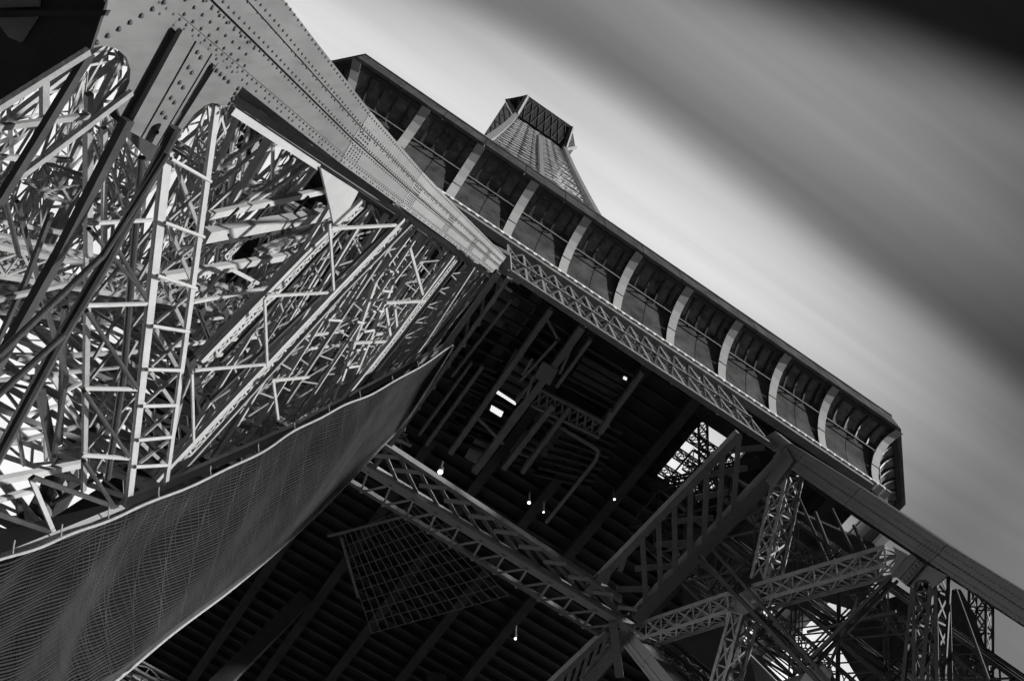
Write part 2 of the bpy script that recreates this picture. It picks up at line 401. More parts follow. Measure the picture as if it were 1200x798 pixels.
# small blocks under the moulding that let beads of sky light through
for k in range(70):
    x = -16.0 + k * .47
    b_ = MB(); b_.bar((x, -18.55, 7.42), (x + .28, -18.55, 7.42), .16, .5, (0, 1, 0)); b_.build('dentil', 'light', GAL)

# ------------------------------------------------------------------ ring girder: front side (leaning inwards), back, right and left
FB0 = lambda x: np.array([x, -F, 0.0]); FB1 = lambda x: np.array([x * 1.0, -18.5, 7.2])
LN = unit(np.cross([1, 0, 0], FB1(0) - FB0(0)))
b = MB(); b.bar(FB0(-G + .5), FB0(G - .5), .24, .2, (0, 0, 1)); b.build('lower_chord', 'iron', RING)
b = MB(); b.bar(FB1(-15), FB1(15.5), .4, .4, (0, 0, 1)); b.build('upper_chord', 'iron', RING)
np_ = 15; dx = 2 * (G - .5) / np_
for lay, off in enumerate((0.0,)):
    o_ = np.array([0, off, 0])
    for i in range(np_ + 1):
        x = -G + .5 + dx * i
        b = MB(); b.angle(FB0(x) + o_, FB1(x) + o_, .13, (0, -1, 0)); b.build('post', 'iron', RING)
        if i < np_:
            for s_, e_ in ((0.0, .5), (.5, 1.0)):
                P0, P1 = lerp(FB0(x), FB1(x), s_), lerp(FB0(x + dx), FB1(x + dx), e_)
                b = MB(); b.bar(P0 + o_, P1 + o_, .07, .05, LN); b.build('diagonal', 'iron_shaded', RING)
                P0, P1 = lerp(FB0(x + dx), FB1(x + dx), s_), lerp(FB0(x), FB1(x), e_)
                b = MB(); b.bar(P0 + o_ + (0, .06, 0), P1 + o_ + (0, .06, 0), .07, .05, LN); b.build('diagonal', 'iron', RING)
    b = MB(); b.bar(lerp(FB0(-G + .5), FB1(-G + .5), .5) + o_, lerp(FB0(G - .5), FB1(G - .5), .5) + o_, .16, .12); b.build('middle_chord', 'iron', RING)
b = MB()
for i in range(np_ * 3):
    x = -G + .7 + dx * i / 3
    for q in (.05, .25, .45, .6, .75):
        b.bar(lerp(FB0(x), FB1(x), q), lerp(FB0(x + dx * rng.uniform(-.8, .8)), FB1(x + dx * rng.uniform(-.8, .8)), q + rng.uniform(.15, .24)) + (0, .35 + .5 * q, 0), .08, .05)
b.build('lacing', 'iron', RING, stuff=True)
# back side: a broad flat girder in the plane of the ring
def zbar(u1, v1, u2, v2, wpx, z=0.0, name='bar', material='iron', parent=RING, th=.12, flat=True):
    P, Q = pZ(u1, v1, z), pZ(u2, v2, z); w = m_px((P + Q) / 2, wpx)
    b_ = MB(); b_.bar(P, Q, w, th, (0, 0, 1)); return b_.build(name, material, parent)
zbar(415, 538, 742, 737, 9, 0, 'lower_chord', 'rib', th=.5)
zbar(440, 513, 728, 702, 5, 0, 'lower_chord', th=.4)
zbar(404, 560, 718, 752, 4, .2, 'lower_chord', th=.3)
for k in range(11):
    f = k / 10.0
    P = lerp((431, 541), (722, 716), f); x_, y_ = P
    zbar(x_ + 2, y_ - 8 + 3 * f, x_ + 37 - 12 * f, y_ - 5 + 3 * f, 5, -.16 - .003 * k, 'slat', 'rib', th=.07)
for k in range(13):
    f0 = k / 13.0; f1 = min(1, f0 + .15)
    P = lerp((445, 518), (726, 702), f0); Q = lerp((420, 541), (738, 734), f1)
    zbar(P[0], P[1], Q[0], Q[1], 4, .1 + .003 * k, 'diagonal', th=.08)
for k in range(12):
    f = (k + .5) / 12
    P = lerp((418, 545), (738, 740), f); Q = lerp((406, 561), (718, 752), f + .02); R_ = lerp((418, 545), (738, 740), min(1, f + .08))
    for e_ in (P, R_):
        b = MB(); b.bar(pZ(e_[0], e_[1], -.3), pZ(Q[0], Q[1], .2) + (0, .2, 0), .09, .06); b.build('strut', 'iron', RING)
# right side
zbar(922, 537, 746, 722, 15, 0, 'lower_chord', th=.6, material='plate')
zbar(866, 508, 688, 692, 9, .05, 'lower_chord', th=.4)
for k, (x_, y_, x2, y2) in enumerate([(832, 556, 876, 548), (815, 583, 853, 577), (787, 611, 836, 607), (767, 638, 813, 635), (744, 666, 790, 663), (722, 690, 762, 690), (856, 528, 896, 524)]):
    zbar(x_, y_, x2, y2, 7, .25, 'slat', th=.08, material='iron')
for k in range(9):
    f = k / 9.0
    P = lerp((866, 511), (696, 686), f); Q = lerp((905, 552), (752, 716), min(1, f + .30)); 
    if f + .30 > 1.02: Q = P + np.array([-14, 42]) * (1.3 - f)
    zbar(P[0], P[1], Q[0], Q[1], 6, -.14, 'diagonal', th=.08)
# left side, in the shade of the leg, and the three beams continuing to the far legs
zbar(585, 318, 420, 548, 6, 0, 'lower_chord', th=.5); zbar(596, 326, 436, 552, 4, .1, 'lower_chord', th=.3)
for k in range(9):
    P = lerp((586, 320), (424, 545), k / 9); Q = lerp((598, 330), (440, 552), min(1, (k + 1.1) / 9)); zbar(P[0], P[1], Q[0], Q[1], 3, .15, 'diagonal', th=.06)
zbar(738, 738, 685, 800, 14, .05, 'lower_chord', th=.5); zbar(712, 738, 640, 806, 7, .1, 'lower_chord', th=.4)
for k in range(6):
    P = lerp((712, 740), (650, 800), k / 6); zbar(P[0], P[1], P[0] - 10, P[1] + 34, 4, -.1, 'diagonal', th=.06)
zbar(718, 728, 726, 792, 10, -.35, 'hanger', th=.2)

# ------------------------------------------------------------------ deck underside
ZD = 10.2
# floor sheet as joist-wide strips of plate, left open over the lift well of the right leg
WELL = (7.6, 10.6, -15.6, -11.6)
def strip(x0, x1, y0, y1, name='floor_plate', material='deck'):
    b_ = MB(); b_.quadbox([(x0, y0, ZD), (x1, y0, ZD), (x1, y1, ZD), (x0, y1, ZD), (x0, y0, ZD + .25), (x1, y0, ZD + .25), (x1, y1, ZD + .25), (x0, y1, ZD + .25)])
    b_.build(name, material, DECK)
xs = [-17.7, -14, -10.6, -7.2, -3.8, -.4, 3.0, 6.2, WELL[0], WELL[1], 14, 17.7]
ys = [-17.7, WELL[2], WELL[3], -8, -4, 0, 4, 8, 12, 17.7]
for i in range(len(xs) - 1):
    for j in range(len(ys) - 1):
        if xs[i] >= WELL[0] - .01 and xs[i + 1] <= WELL[1] + .01 and ys[j] >= WELL[2] - .01 and ys[j + 1] <= WELL[3] + .01: continue
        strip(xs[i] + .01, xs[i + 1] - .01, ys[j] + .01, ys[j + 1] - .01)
for k, y in enumerate(np.arange(-17.2, 17.3, .82)):
    b = MB(); b.bar((-17.4, y, ZD - .22), (7.4 if -15.7 < y < -11.5 else 17.4, y, ZD - .22), .12, .36); b.build('joist', 'deck', DECK)
for k, x in enumerate((-14, -10.6, -7.2, -3.8, -.4, 3.0, 6.2, 12.2, 15.6)):
    b = MB(); b.bar((x, -17.4, ZD - .75), (x, 17.4, ZD - .75), .3, .7); b.build('main_beam', 'iron_shaded', DECK)
    b = MB(); b.bar((x, -17.4, ZD - 1.13), (x, 17.4, ZD - 1.13), .55, .05); b.build('beam_flange', 'iron_shaded', DECK)
def dbeam(u1, v1, u2, v2, wpx, z, name='beam', material='iron', th=.5):
    return zbar(u1, v1, u2, v2, wpx, z, name, material, DECK, th)
for q in [(646, 362, 528, 530, 6, 8.55), (682, 384, 556, 552, 8, 8.58), (692, 397, 652, 452, 4, 8.61), (753, 436, 712, 492, 4, 8.61), (718, 482, 703, 506, 6, 8.60),
          (648, 474, 590, 548, 6, 8.64), (668, 476, 612, 552, 5, 8.64), (628, 440, 605, 470, 3, 8.70), (600, 350, 530, 440, 3, 8.78), (566, 428, 500, 520, 4, 8.73), (553, 424, 492, 508, 3, 8.73)]:
    dbeam(*q)
zz = 9.0
for (a0, a1, b0, b1, n_) in [((590, 330), (505, 448), (632, 355), (560, 470), 9), ((646, 372), (536, 525), (676, 394), (566, 536), 15), ((690, 405), (655, 455), (748, 440), (716, 486), 6),
                             ((648, 480), (596, 548), (664, 492), (612, 552), 9), ((680, 480), (620, 560), (730, 505), (690, 575), 10), ((566, 432), (502, 522), (582, 440), (516, 530), 8)]:
    for k in range(n_):
        f = (k + .3) / n_; P = lerp(a0, a1, f); Q = lerp(b0, b1, f)
        dbeam(P[0], P[1], Q[0], Q[1], 2.2 if k % 2 else 3.2, zz, 'joist', 'iron_shaded', .35)
for q in [(676, 392, 656, 438), (656, 396, 610, 446), (640, 372, 655, 400), (612, 440, 624, 420), (560, 490, 590, 520), (616, 470, 625, 440)]:
    dbeam(q[0], q[1], q[2], q[3], 3, 8.4, 'wind_brace', 'iron', .12)
# reflecting sheets hung under the floor
def zpoly(pts, z, th, name, material, parent):
    b_ = MB(); b_.prism([pZ(u, v, z) for u, v in pts], (0, 0, -1), th); return b_.build(name, material, parent)
for pts in [[(684, 416), (738, 447), (722, 476), (668, 444)], [(622, 462), (652, 478), (640, 500), (612, 486)], [(612, 500), (640, 518), (622, 546), (594, 528)], [(560, 508), (590, 526), (572, 552), (544, 536)],
            [(604, 408), (640, 428), (612, 472), (580, 452)], [(590, 340), (628, 362), (604, 396), (566, 374)], [(652, 500), (690, 524), (668, 556), (632, 534)]]:
    zpoly(pts, 9.75 + .02 * random.random(), .05, 'ceiling_panel', 'panel', DECK)
zpoly([(636, 424), (654, 434), (644, 452), (626, 442)], 8.25, .2, 'splice_plate', 'iron', DECK)
# cross truss under the floor
for (u1, v1, u2, v2) in [(633, 456, 714, 498), (622, 474, 702, 512)]:
    dbeam(u1, v1, u2, v2, 3, 8.7, 'truss_chord', 'iron', .3)
for k in range(9):
    P = lerp((633, 456), (714, 498), k / 9); Q = lerp((622, 474), (702, 512), (k + 1) / 9); dbeam(P[0], P[1], Q[0], Q[1], 2.5, 8.72, 'truss_web', 'iron', .1)
    P = lerp((622, 474), (702, 512), k / 9); Q = lerp((633, 456), (714, 498), (k + 1) / 9); dbeam(P[0], P[1], Q[0], Q[1], 2.5, 8.8, 'truss_web', 'iron', .1)
# a pipe turning a corner
for pts, r_ in (([(640, 490), (702, 528), (698, 540), (640, 612)], .11),):
    P = [pZ(u, v, 8.8) for u, v in pts]; Q = []
    for i in range(len(P)):
        if i in (0, len(P) - 1): Q.append(P[i])
        else:
            for f in (.2, .08): Q.append(lerp(P[i], P[i - 1], f))
            for f in (.08, .2): Q.append(lerp(P[i], P[i + 1], f))
    b = MB(); b.tube(Q, r_, 10); b.build('pipe', 'iron', DECK, smooth=True)
# open square mesh hung under the middle of the deck
MESHP = lambda i, j: lerp(lerp(pZ(398, 628, 8.5), pZ(492, 590, 8.5), i), lerp(pZ(436, 742, 8.5), pZ(596, 698, 8.5), i), j)
for i in range(17):
    b = MB(); b.bar(MESHP(i / 16, 0), MESHP(i / 16, 1), .04, .04); b.build('mesh_bar', 'iron', DECK)
for j in range(10):
    b = MB(); b.bar(MESHP(0, j / 9) + (0, 0, .06), MESHP(1, j / 9) + (0, 0, .06), .04, .04); b.build('mesh_bar', 'iron', DECK)
dbeam(384, 628, 476, 604, 3, 8.3, 'mesh_frame', 'iron', .1); dbeam(400, 630, 420, 700, 3, 8.3, 'mesh_frame', 'iron', .1)

# ------------------------------------------------------------------ upper shaft and its flared platform
def sh_half(z): return np.interp(z, [14, 40, 70, 100, 130, 160, 172], [16.0, 12.6, 10.2, 8.55, 7.15, 6.0, 5.7])
zs = list(np.linspace(14, 160, 40))
for sx, sy in ((-1, -1), (1, -1), (1, 1), (-1, 1)):
    b = MB(); pr = None
    for z in np.linspace(14, 160, 12):
        h_ = sh_half(z); p = np.array([sx * h_, sy * h_, z])
        if pr is not None: b.bar(pr, p, .95, .95, (1, 0, 0))
        pr = p
    b.build('corner_pillar', 'iron', SHAFT)
for fi, (ax, sg) in enumerate((('y', -1), ('x', -1), ('x', 1), ('y', 1))):
    def fp(c, z, ax=ax, sg=sg):
        h_ = sh_half(z) * .985; return np.array([c * h_, sg * h_, z]) if ax == 'y' else np.array([sg * h_, c * h_, z])
    nrm = (0, sg, 0) if ax == 'y' else (sg, 0, 0)
    b = MB(); b.bar(fp(0, 20), fp(0, 90), .8, .5, nrm); b.bar(fp(0, 90), fp(0, 152), .75, .5, nrm); b.build('middle_pillar', 'iron', SHAFT)
    b = MB()
    zz_ = list(np.linspace(40, 158, 34))
    for k in range(len(zz_) - 1):
        z0, z1 = zz_[k], zz_[k + 1]
        for c0, c1 in ((-.95, -.48), (-.48, 0), (0, .48), (.48, .95)):
            b.bar(fp(c0, z0), fp(c1, z1), .11, .1, nrm); b.bar(fp(c1, z0), fp(c0, z1), .11, .1, nrm)
        if k % 2 == 0: b.bar(fp(-.97, z0), fp(.97, z0), .16, .16, nrm)
    b.build('lattice_face', 'shaft', SHAFT, stuff=True)
for z in (58, 82, 106, 130, 150):
    h_ = sh_half(z) * .8
    b = MB(); b.quadbox([(-h_, -h_ * .3, z), (h_, -h_ * .3, z), (h_, h_ * .3, z), (-h_, h_ * .3, z), (-h_, -h_ * .3, z + .4), (h_, -h_ * .3, z + .4), (h_, h_ * .3, z + .4), (-h_, h_ * .3, z + .4)]); b.build('landing', 'iron', SHAFT)
KH, KK = 9.16, 6.05
def crown(h_, k_, z): return [np.array([x, y, z]) for x, y in ((-k_, -h_), (k_, -h_), (h_, -k_), (h_, k_), (k_, h_), (-k_, h_), (-h_, k_), (-h_, -k_))]
c0, c1, c2, c3 = crown(6.1, 5.9, 160), crown(8.9, 5.9, 174.2), crown(KH, KK, 174.2), crown(KH, KK, 176.2)
for i in range(8):
    j = (i + 1) % 8
    b = MB(); b.prism([c1[i], c1[j], c0[j], c0[i]], unit(np.cross(c1[j] - c1[i], c0[i] - c1[i])) * 1.0, .2); b.build('flare_panel', 'dark', SHAFT)
    b = MB(); b.prism([c2[i], c2[j], c3[j], c3[i]], (c2[i] + c2[j]) * (1, 1, 0), .25); b.build('parapet', 'fascia', SHAFT)
    o_ = np.array([0, 0, -.9]); b = MB(); b.bar(c0[i] * (1.03, 1.03, 1) + o_, c1[i] * (1.02, 1.02, 1) + o_, .9, .7, (1, 1, 0)); b.build('flare_rib', 'iron', SHAFT)
b = MB(); b.prism(c2, (0, 0, -1), .3); b.build('crown_floor', 'deck', SHAFT)
b = MB()
for i in range(8):
    j = (i + 1) % 8; k_ = 7 if i % 2 == 0 else 3
    for q in range(k_):
        for e0, e1 in ((0, 1), (1, 0)):
            P, Q = lerp(c0[i], c0[j], (q + e0) / k_), lerp(c1[i], c1[j], (q + e1) / k_); b.bar(P * (1.03, 1.03, 1) - (0, 0, .5), Q * (1.02, 1.02, 1) - (0, 0, .5), .16, .12, (0, 0, 1))
b.build('flare_lattice', 'iron_shaded', SHAFT, stuff=True)

# ------------------------------------------------------------------ riveted corner columns
def column(fn, N, parent, r0, r1, tj, t0, t1, rivets=True, spacing=.15, rv=.024, tone=(lambda t: 'plate')):
    """box column; fn(s, r, t): leg frame, N: normal of its broad inner face, r0/r1(t): face edges, tj: plate joints"""
    side = unit(fn(0, 1, 0) - fn(0, 0, 0)); down = unit(fn(0, 0, 1) - fn(0, 0, 0))
    def P(r, t, h=0.0): return fn(0, r, t) + N * h
    ts = sorted([t0] + list(tj) + [t1])
    b_ = MB()
    for ta, tb in zip(ts[:-1], ts[1:]):
        q = [P(r0(ta), ta, -.03), P(r1(ta), ta, -.03), P(r1(tb), tb, -.03), P(r0(tb), tb, -.03)]
        b_.quadbox(q + [p - N * .85 for p in q])
    b_.build('box_core', 'seam' if rivets else 'plate', parent)
    for ta, tb in zip(ts[:-1], ts[1:]):
        g_ = .012
        for lo, hi in ((0.0, .30), (.30, .54), (.56, .84), (.84, 1.0)):
            h_ = .022 if lo in (0.0, .84) else (.0 if lo == .30 else .008)
            f = lambda t, w: r0(t) + (r1(t) - r0(t)) * w
            e = .004
            q = [P(f(ta, lo) + e, ta + g_, h_), P(f(ta, hi) - e, ta + g_, h_), P(f(tb, hi) - e, tb - g_, h_), P(f(tb, lo) + e, tb - g_, h_)]
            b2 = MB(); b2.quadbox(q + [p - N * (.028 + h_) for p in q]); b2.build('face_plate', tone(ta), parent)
    if not rivets: return
    b_ = MB(); t = t0
    while t < t1:
        w_ = r1(t) - r0(t)
        for w, h_ in ((.06, .022), (.265, .022), (.335, .0), (.505, .0), (.60, .008), (.88, .022), (.95, .022)):
            if w in (.335, .95) and int(t * 7) % 3 == 0: continue
            b_.dome(P(r0(t) + w_ * w, t + (.06 if w in (.265, .95) else 0), h_), N, rv)
        t += spacing
    for tq in tj:
        for k in range(1, 6):
            for w in list(np.linspace(.10, .24, 3)) + list(np.linspace(.36, .50, 3)) + list(np.linspace(.63, .80, 4)):
                t = tq + k * .14 * (1 if int(tq * 10) % 2 else -1)
                b_.dome(P(r0(t) + (r1(t) - r0(t)) * w, t, .01), N, rv * .9)
    b_.build('rivets', 'rivet', parent, stuff=True)
def tA(u, v): return -pA(u, v)[2]
rl0 = lambda t: float(np.interp(t, [-9, 2, 13, 18.4, 21.1, 22.5, 30], [-.45, -.45, -.44, -.56, -.72, -.82, -1.1]))
rl1 = lambda t: float(np.interp(t, [-9, 2.7, 13, 18.5, 22.5, 30], [.40, .42, .5, .55, .50, .45]))
column(LL, NA, LEG_L, rl0, rl1, [3.4, 6.2, tA(527, 268), tA(478, 226), tA(415, 160)], -.2, 29.0, tone=lambda t: 'plate_lit' if t < 10 else ('plate' if t < 17.5 else 'plate_shaded'))  # light falling off down the column is put into the plate tones
rr0 = lambda t: float(np.interp(t, [-9, 0, 3.8, 8, 12, 30], [-.5, -.55, -.49, -.30, -.26, -.3]))
rr1 = lambda t: float(np.interp(t, [-9, .8, 4.8, 9, 12, 30], [.4, .38, .52, .58, .66, .7]))
column(RL, NB, LEG_R, rr0, rr1, [.9, 4.1, 8.2, 14.0], -.3, 30.0, rv=.016)
cst = lambda v: (lambda t: v)
column(RL, NB, LEG_R, cst(10.75), cst(11.6), [2.0, 6.0], -.3, 30.0, rivets=False)
column(LL, NA, LEG_L, cst(10.2), cst(11.1), [2.0, 8.0, 15.0], -.3, 30.0, rivets=False)
for fn, lg in ((LL, LEG_L), (RL, LEG_R)):
    for s_, r_ in ((LEGX, 0), (LEGX, D)):
        b = MB(); b.bar(fn(s_, r_, -9), fn(s_, r_, 30), .9, .9, NA); b.build('corner_column', 'iron', lg)
for fn, lg in ((BLG, LEG_BL), (BRG, LEG_BR)):
    for s_, r_ in ((0, 0), (0, D), (LEGX, 0), (LEGX, D)):
        b = MB(); b.bar(fn(s_, r_, -9), fn(s_, r_, 30), .9, .9, NA); b.build('corner_column', 'iron_shaded', lg)
    for k, t in enumerate((-1, 8, 17, 26)):
        for s1, r1_, s2, r2 in ((0, 0, 0, D), (0, 0, LEGX, 0), (0, D, LEGX, D)):
            girder(lg, fn(s1, r1_, t), fn(s2, r2, t + 9), .7, .5, NA, 1.4, .12, .07); girder(lg, fn(s2, r2, t), fn(s1, r1_, t + 9), .7, .5, NA, 1.4, .12, .07)
            girder(lg, fn(s1, r1_, t), fn(s2, r2, t), .6, .6, NA, 1.5, .12, .07)
# heads of the columns against the ring girder
def polyA(pts, s, th, name, material='plate', n=NA, pf=pA, parent=LEG_L):
    b_ = MB(); b_.prism([pf(u, v, s) for u, v in pts], n, th); return b_.build(name, material, parent)
zpoly([(578, 290), (598, 300), (600, 332), (588, 318)], .4, .5, 'head_plate', 'iron', RING)
polyA([(926, 520), (905, 528), (890, 516), (908, 505)], -.1, .4, 'head_plate', 'plate', NB, pB, LEG_R)
polyA([(921, 524), (930, 540), (905, 573), (897, 563)], -.12, .3, 'head_bracket', 'plate', NB, pB, LEG_R)

# ------------------------------------------------------------------ left leg: node plate with the stub of a diagonal
polyA([(212, -12), (126, -12), (108, 57), (120, 54), (136, 57), (148, 67), (153, 82), (152, 96), (146, 110), (135, 121), (142, 138), (149, 138), (200, 42), (208, 22)], -.03, .05, 'gusset_plate', 'plate_shaded')
polyA([(256, 74), (286, 99), (280, 108), (263, 127), (256, 122), (248, 121), (240, 124), (228, 134), (214, 152), (203, 170), (196, 180), (190, 178)], -.03, .05, 'gusset_plate', 'plate_shaded')
def stub(pts, pf, n, leg, depth_, groove, s0=-.16):
    a_, b_, c_, d_ = [np.array(p, float) for p in pts]       # head left, head right, foot right, foot left
    for lo, hi in ((0.0, groove - .025), (groove + .025, .9), (.94, 1.0)):
        q = [lerp(a_, b_, lo), lerp(a_, b_, hi), lerp(d_, c_, hi), lerp(d_, c_, lo)]
        polyA(q, s0, .06, 'stub_plate', 'plate_shaded', n, pf, leg)
    m_ = MB(); m_.prism([pf(u, v, s0 + .08) for u, v in (a_, b_, c_, d_)], n, depth_); m_.build('stub_box', 'dark', leg)  # near-black sides; shadow beside the stub put into their colour
    r_ = MB()
    for k in range(6):
        for w in (groove + .16, groove + .30):
            p = lerp(lerp(a_, b_, w), lerp(d_, c_, w), .07 + .16 * k + (.02 if w > groove + .2 else 0)); r_.dome(pf(p[0], p[1], s0) , n, .035)
    r_.build('rivets', 'rivet', leg, stuff=True)
stub([(214, 36), (251, 66), (187, 173), (150, 153)], pA, NA, LEG_L, .3, .42)
polyA([(140, 150), (208, 22), (218, 26), (258, 70), (192, 182), (176, 190)], .9, .06, 'recess_shade', 'dark')  # closes the slots; their shade is put into its colour
r_ = MB()
for k in range(4):
    for q in range(9):
        t_ = 22.75 + q * .2 + (.1 if k % 2 else 0); w_ = .62 + .1 * k
        r_.dome(LL(0, rl0(t_) + (rl1(t_) - rl0(t_)) * w_, t_) + NA * .012, NA, .026)
for (u1, v1, u2, v2, k_) in [(113, 50, 192, 3, 7), (279, 104, 263, 133, 6), (268, 96, 240, 70, 7)]:
    for k in range(k_): p = lerp((u1, v1), (u2, v2), k / (k_ - 1)); r_.dome(pA(p[0], p[1], -.035), NA, .034)
r_.build('rivets', 'rivet', LEG_L, stuff=True)
# dark plate girder overhead at the top left (its soffit), shade put into colour
def soff(pts, z, th, material='dark', name='soffit_plate'):
    b_ = MB(); b_.prism([pZ(u, v, z) for u, v in pts], (0, 0, -1), th); return b_.build(name, material, LEG_L)
soff([(-40, -40), (138, -40), (106, 58), (-40, 150)], -25.6, .06)
soff([(-8, 21), (43, 20), (24, 50), (10, 44)], -25.65, .04, 'iron')
soff([(-8, -10), (46, -10), (45, 8), (-8, 10)], -25.66, .04, 'iron')
soff([(-10, 13), (126, 12), (122, 19), (-10, 20)], -25.75, .08, 'dark')

def LB(u1, v1, u2, v2, w, s=0.0, material='iron', name='brace', sec='bar', s2=None, th=None):
    P, Q = pA(u1, v1, s), pA(u2, v2, s if s2 is None else s2); wm = m_px((P + Q) / 2, w) * 1.05
    b_ = MB()
    if sec == 'tube': b_.tube([P, Q], wm / 2, 10)
    elif sec == 'angle': b_.angle(P, Q, wm, NA)
    elif sec == 'chan':
        d = unit(Q - P); sd_ = unit(np.cross(d, NA))
        b_.bar(P, Q, wm, .03, NA)
        for k in (-1, 1): b_.bar(P + sd_ * k * wm * .46 - NA * wm * .22, Q + sd_ * k * wm * .46 - NA * wm * .22, wm * .08, wm * .4, NA)
    else: b_.bar(P, Q, wm, th or wm * .7, NA)
    return b_.build(name, material, LEG_L, smooth=False)
# pale ladder-like strut and its neighbour
LB(197, 180, 151, 594, 10, .05, 'light', 'strut_chord', 'chan'); LB(255, 122, 195, 568, 6.5, .05, 'light', 'strut_chord', 'chan')
rg = [(200, 186, 247, 213), (193, 261, 239, 278), (184, 323, 230, 338), (178, 382, 221, 389), (172, 433, 211, 434), (166, 476, 206, 475), (161, 516, 201, 512), (158, 547, 195, 545)]
for k, q in enumerate(rg):
    LB(*q, 4.2, -.06, 'light', 'rung', 'tube')
    if k:
        p = rg[k - 1]
        LB(p[2] - 2, p[3] + 3, q[0] + 5, q[1] - 4, 4, .3, 'iron', 'lacing_bar'); LB(p[0] + 4, p[1] + 2, q[2] - 3, q[3] - 2, 4, .42, 'iron', 'lacing_bar')
LB(102, 360, 98, 575, 6, .1, 'iron', 'strut_chord'); LB(100, 130, 101, 360, 5, .5, 'iron', 'strut_chord')
for q in [(102, 358, 172, 356), (98, 455, 161, 456), (96, 533, 151, 537), (104, 262, 178, 258)]: LB(*q, 4, -.03, 'light', 'rung')
for q in [(101, 364, 161, 455), (98, 458, 151, 535), (136, 289, 172, 352), (98, 540, 138, 600), (104, 268, 170, 345)]: LB(*q, 5, -.08, 'dark', 'lacing_bar', 'tube')
for q in [(172, 360, 100, 452), (162, 460, 98, 530), (178, 300, 110, 420), (160, 400, 104, 500), (152, 480, 106, 560), (182, 262, 104, 356)]: LB(*q, 4, .5, 'iron', 'lacing_bar')
# dark heavy members in front
for pts, w, s_, sec in [([(150, 140), (68, 300), (-10, 440)], 13, -.12, 'bar'), ([(196, 180), (120, 300), (-10, 424)], 8, -.55, 'tube'), ([(206, 150), (128, 300), (75, 390), (-8, 545)], 14, -.35, 'tube'),
                        ([(75, 392), (-8, 468)], 8, -.5, 'tube'), ([(166, 185), (154, 325), (145, 438), (126, 560)], 8, .25, 'tube'), ([(105, 62), (52, 150), (-2, 238)], 11, -.2, 'bar'), ([(4, 226), (22, 300)], 6, -.1, 'tube'),
                        ([(60, 250), (30, 330), (-6, 408)], 6, .6, 'bar'), ([(20, 236), (48, 340), (78, 440), (62, 540)], 5, .8, 'bar')]:
    for p, q in zip(pts[:-1], pts[1:]): LB(p[0], p[1], q[0], q[1], w, s_, 'dark', 'dark_brace', sec)
for q in [(154, 108, 22, 208, 8, -.05), (-5, 150, 104, 136, 7, .1), (-5, 128, 104, 60, 9, -.3), (-5, 184, 84, 188, 6, .3), (-5, 352, 90, 330, 6, .4), (-5, 258, 100, 278, 5, .9), (20, 420, 160, 412, 5, 1.1), (-5, 446, 140, 430, 4, 1.4),
          (52, 88, 52, 150, 9, .3), (104, 110, 104, 300, 8, .35), (122, 150, 122, 310, 6, .6)]:
    LB(*q, name='brace', material='iron')
# lattice of the far faces seen through the leg (upper left)
def LG(u1, v1, u2, v2, w, s, pitch=1.0, material='light', h=None):
    P, Q = pA(u1, v1, s), pA(u2, v2, s); wm = m_px((P + Q) / 2, w)
    girder(LEG_L, P, Q, wm, h or wm * .7, NA, pitch, max(.06, wm * .13), max(.04, wm * .09), material)
LG(46, 208, 150, 240, 30, 6.0, 1.3, 'iron'); LG(-10, 262, 60, 150, 26, 7.0, 1.2, 'light'); LG(120, 140, 150, 230, 26, 5.5, 1.0, 'light'); LG(205, 300, 262, 128, 30, 4.5, 1.0, 'light'); LG(20, 300, 100, 90, 22, 9.0, 1.2, 'light')
# bright girders inside the leg, upper part
for q in [(244, 253, 386, 222, 8, 1.2, 'light'), (240, 276, 388, 250, 14, 1.6, 'light'), (190, 325, 356, 297, 9, 1.6, 'light'), (226, 354, 322, 336, 4, .6, 'light'), (271, 129, 372, 195, 8, .35, 'light'), (262, 318, 273, 316, 4, 1.2, 'light'),
          (272, 316, 312, 337, 4, 1.2, 'light'), (261, 319, 237, 348, 4, 1.2, 'iron'), (308, 158, 255, 198, 5, 2.2, 'light'), (315, 164, 266, 248, 8, 2.6, 'light'), (302, 177, 246, 222, 4, 3.2, 'light'), (281, 213, 244, 247, 4, 3.0, 'light'),
          (355, 188, 276, 245, 5, 2.4, 'light'), (361, 194, 290, 243, 4, 2.0, 'light'), (370, 196, 342, 233, 7, 1.4, 'light'), (278, 136, 254, 198, 7, 1.8, 'iron'), (320, 168, 318, 246, 3.4, 3.6, 'light'), (332, 176, 300, 244, 4, 4.2, 'iron'),
          (345, 186, 322, 240, 3.6, 4.6, 'light'), (292, 150, 268, 230, 4, 4.8, 'iron'), (300, 205, 345, 232, 3, 4.0, 'light'), (262, 200, 330, 168, 3, 5.2, 'light'), (250, 232, 348, 205, 3, 5.6, 'light')]:
    LB(*q[:6], material=q[6])
for q in [(293, 277, 388, 258, 5, 1.75), (200, 292, 300, 278, 4, 1.9), (262, 262, 280, 244, 3, .9), (300, 258, 316, 240, 3, .9), (345, 250, 362, 230, 3, .9), (268, 275, 272, 284, 3, 1.1)]:
    LB(*q, material='dark', name='bracket')  # dark brackets, and shadow lines under the bright girders made as bars
polyA([(376, 197), (420, 225), (407, 250), (391, 263), (386, 240)], .25, .05, 'gusset_plate', 'light')
polyA([(420, 228), (468, 257), (444, 266), (405, 270)], 2.2, .3, 'recess_shade', 'dark')  # dark sheet standing in for the shade of the opening
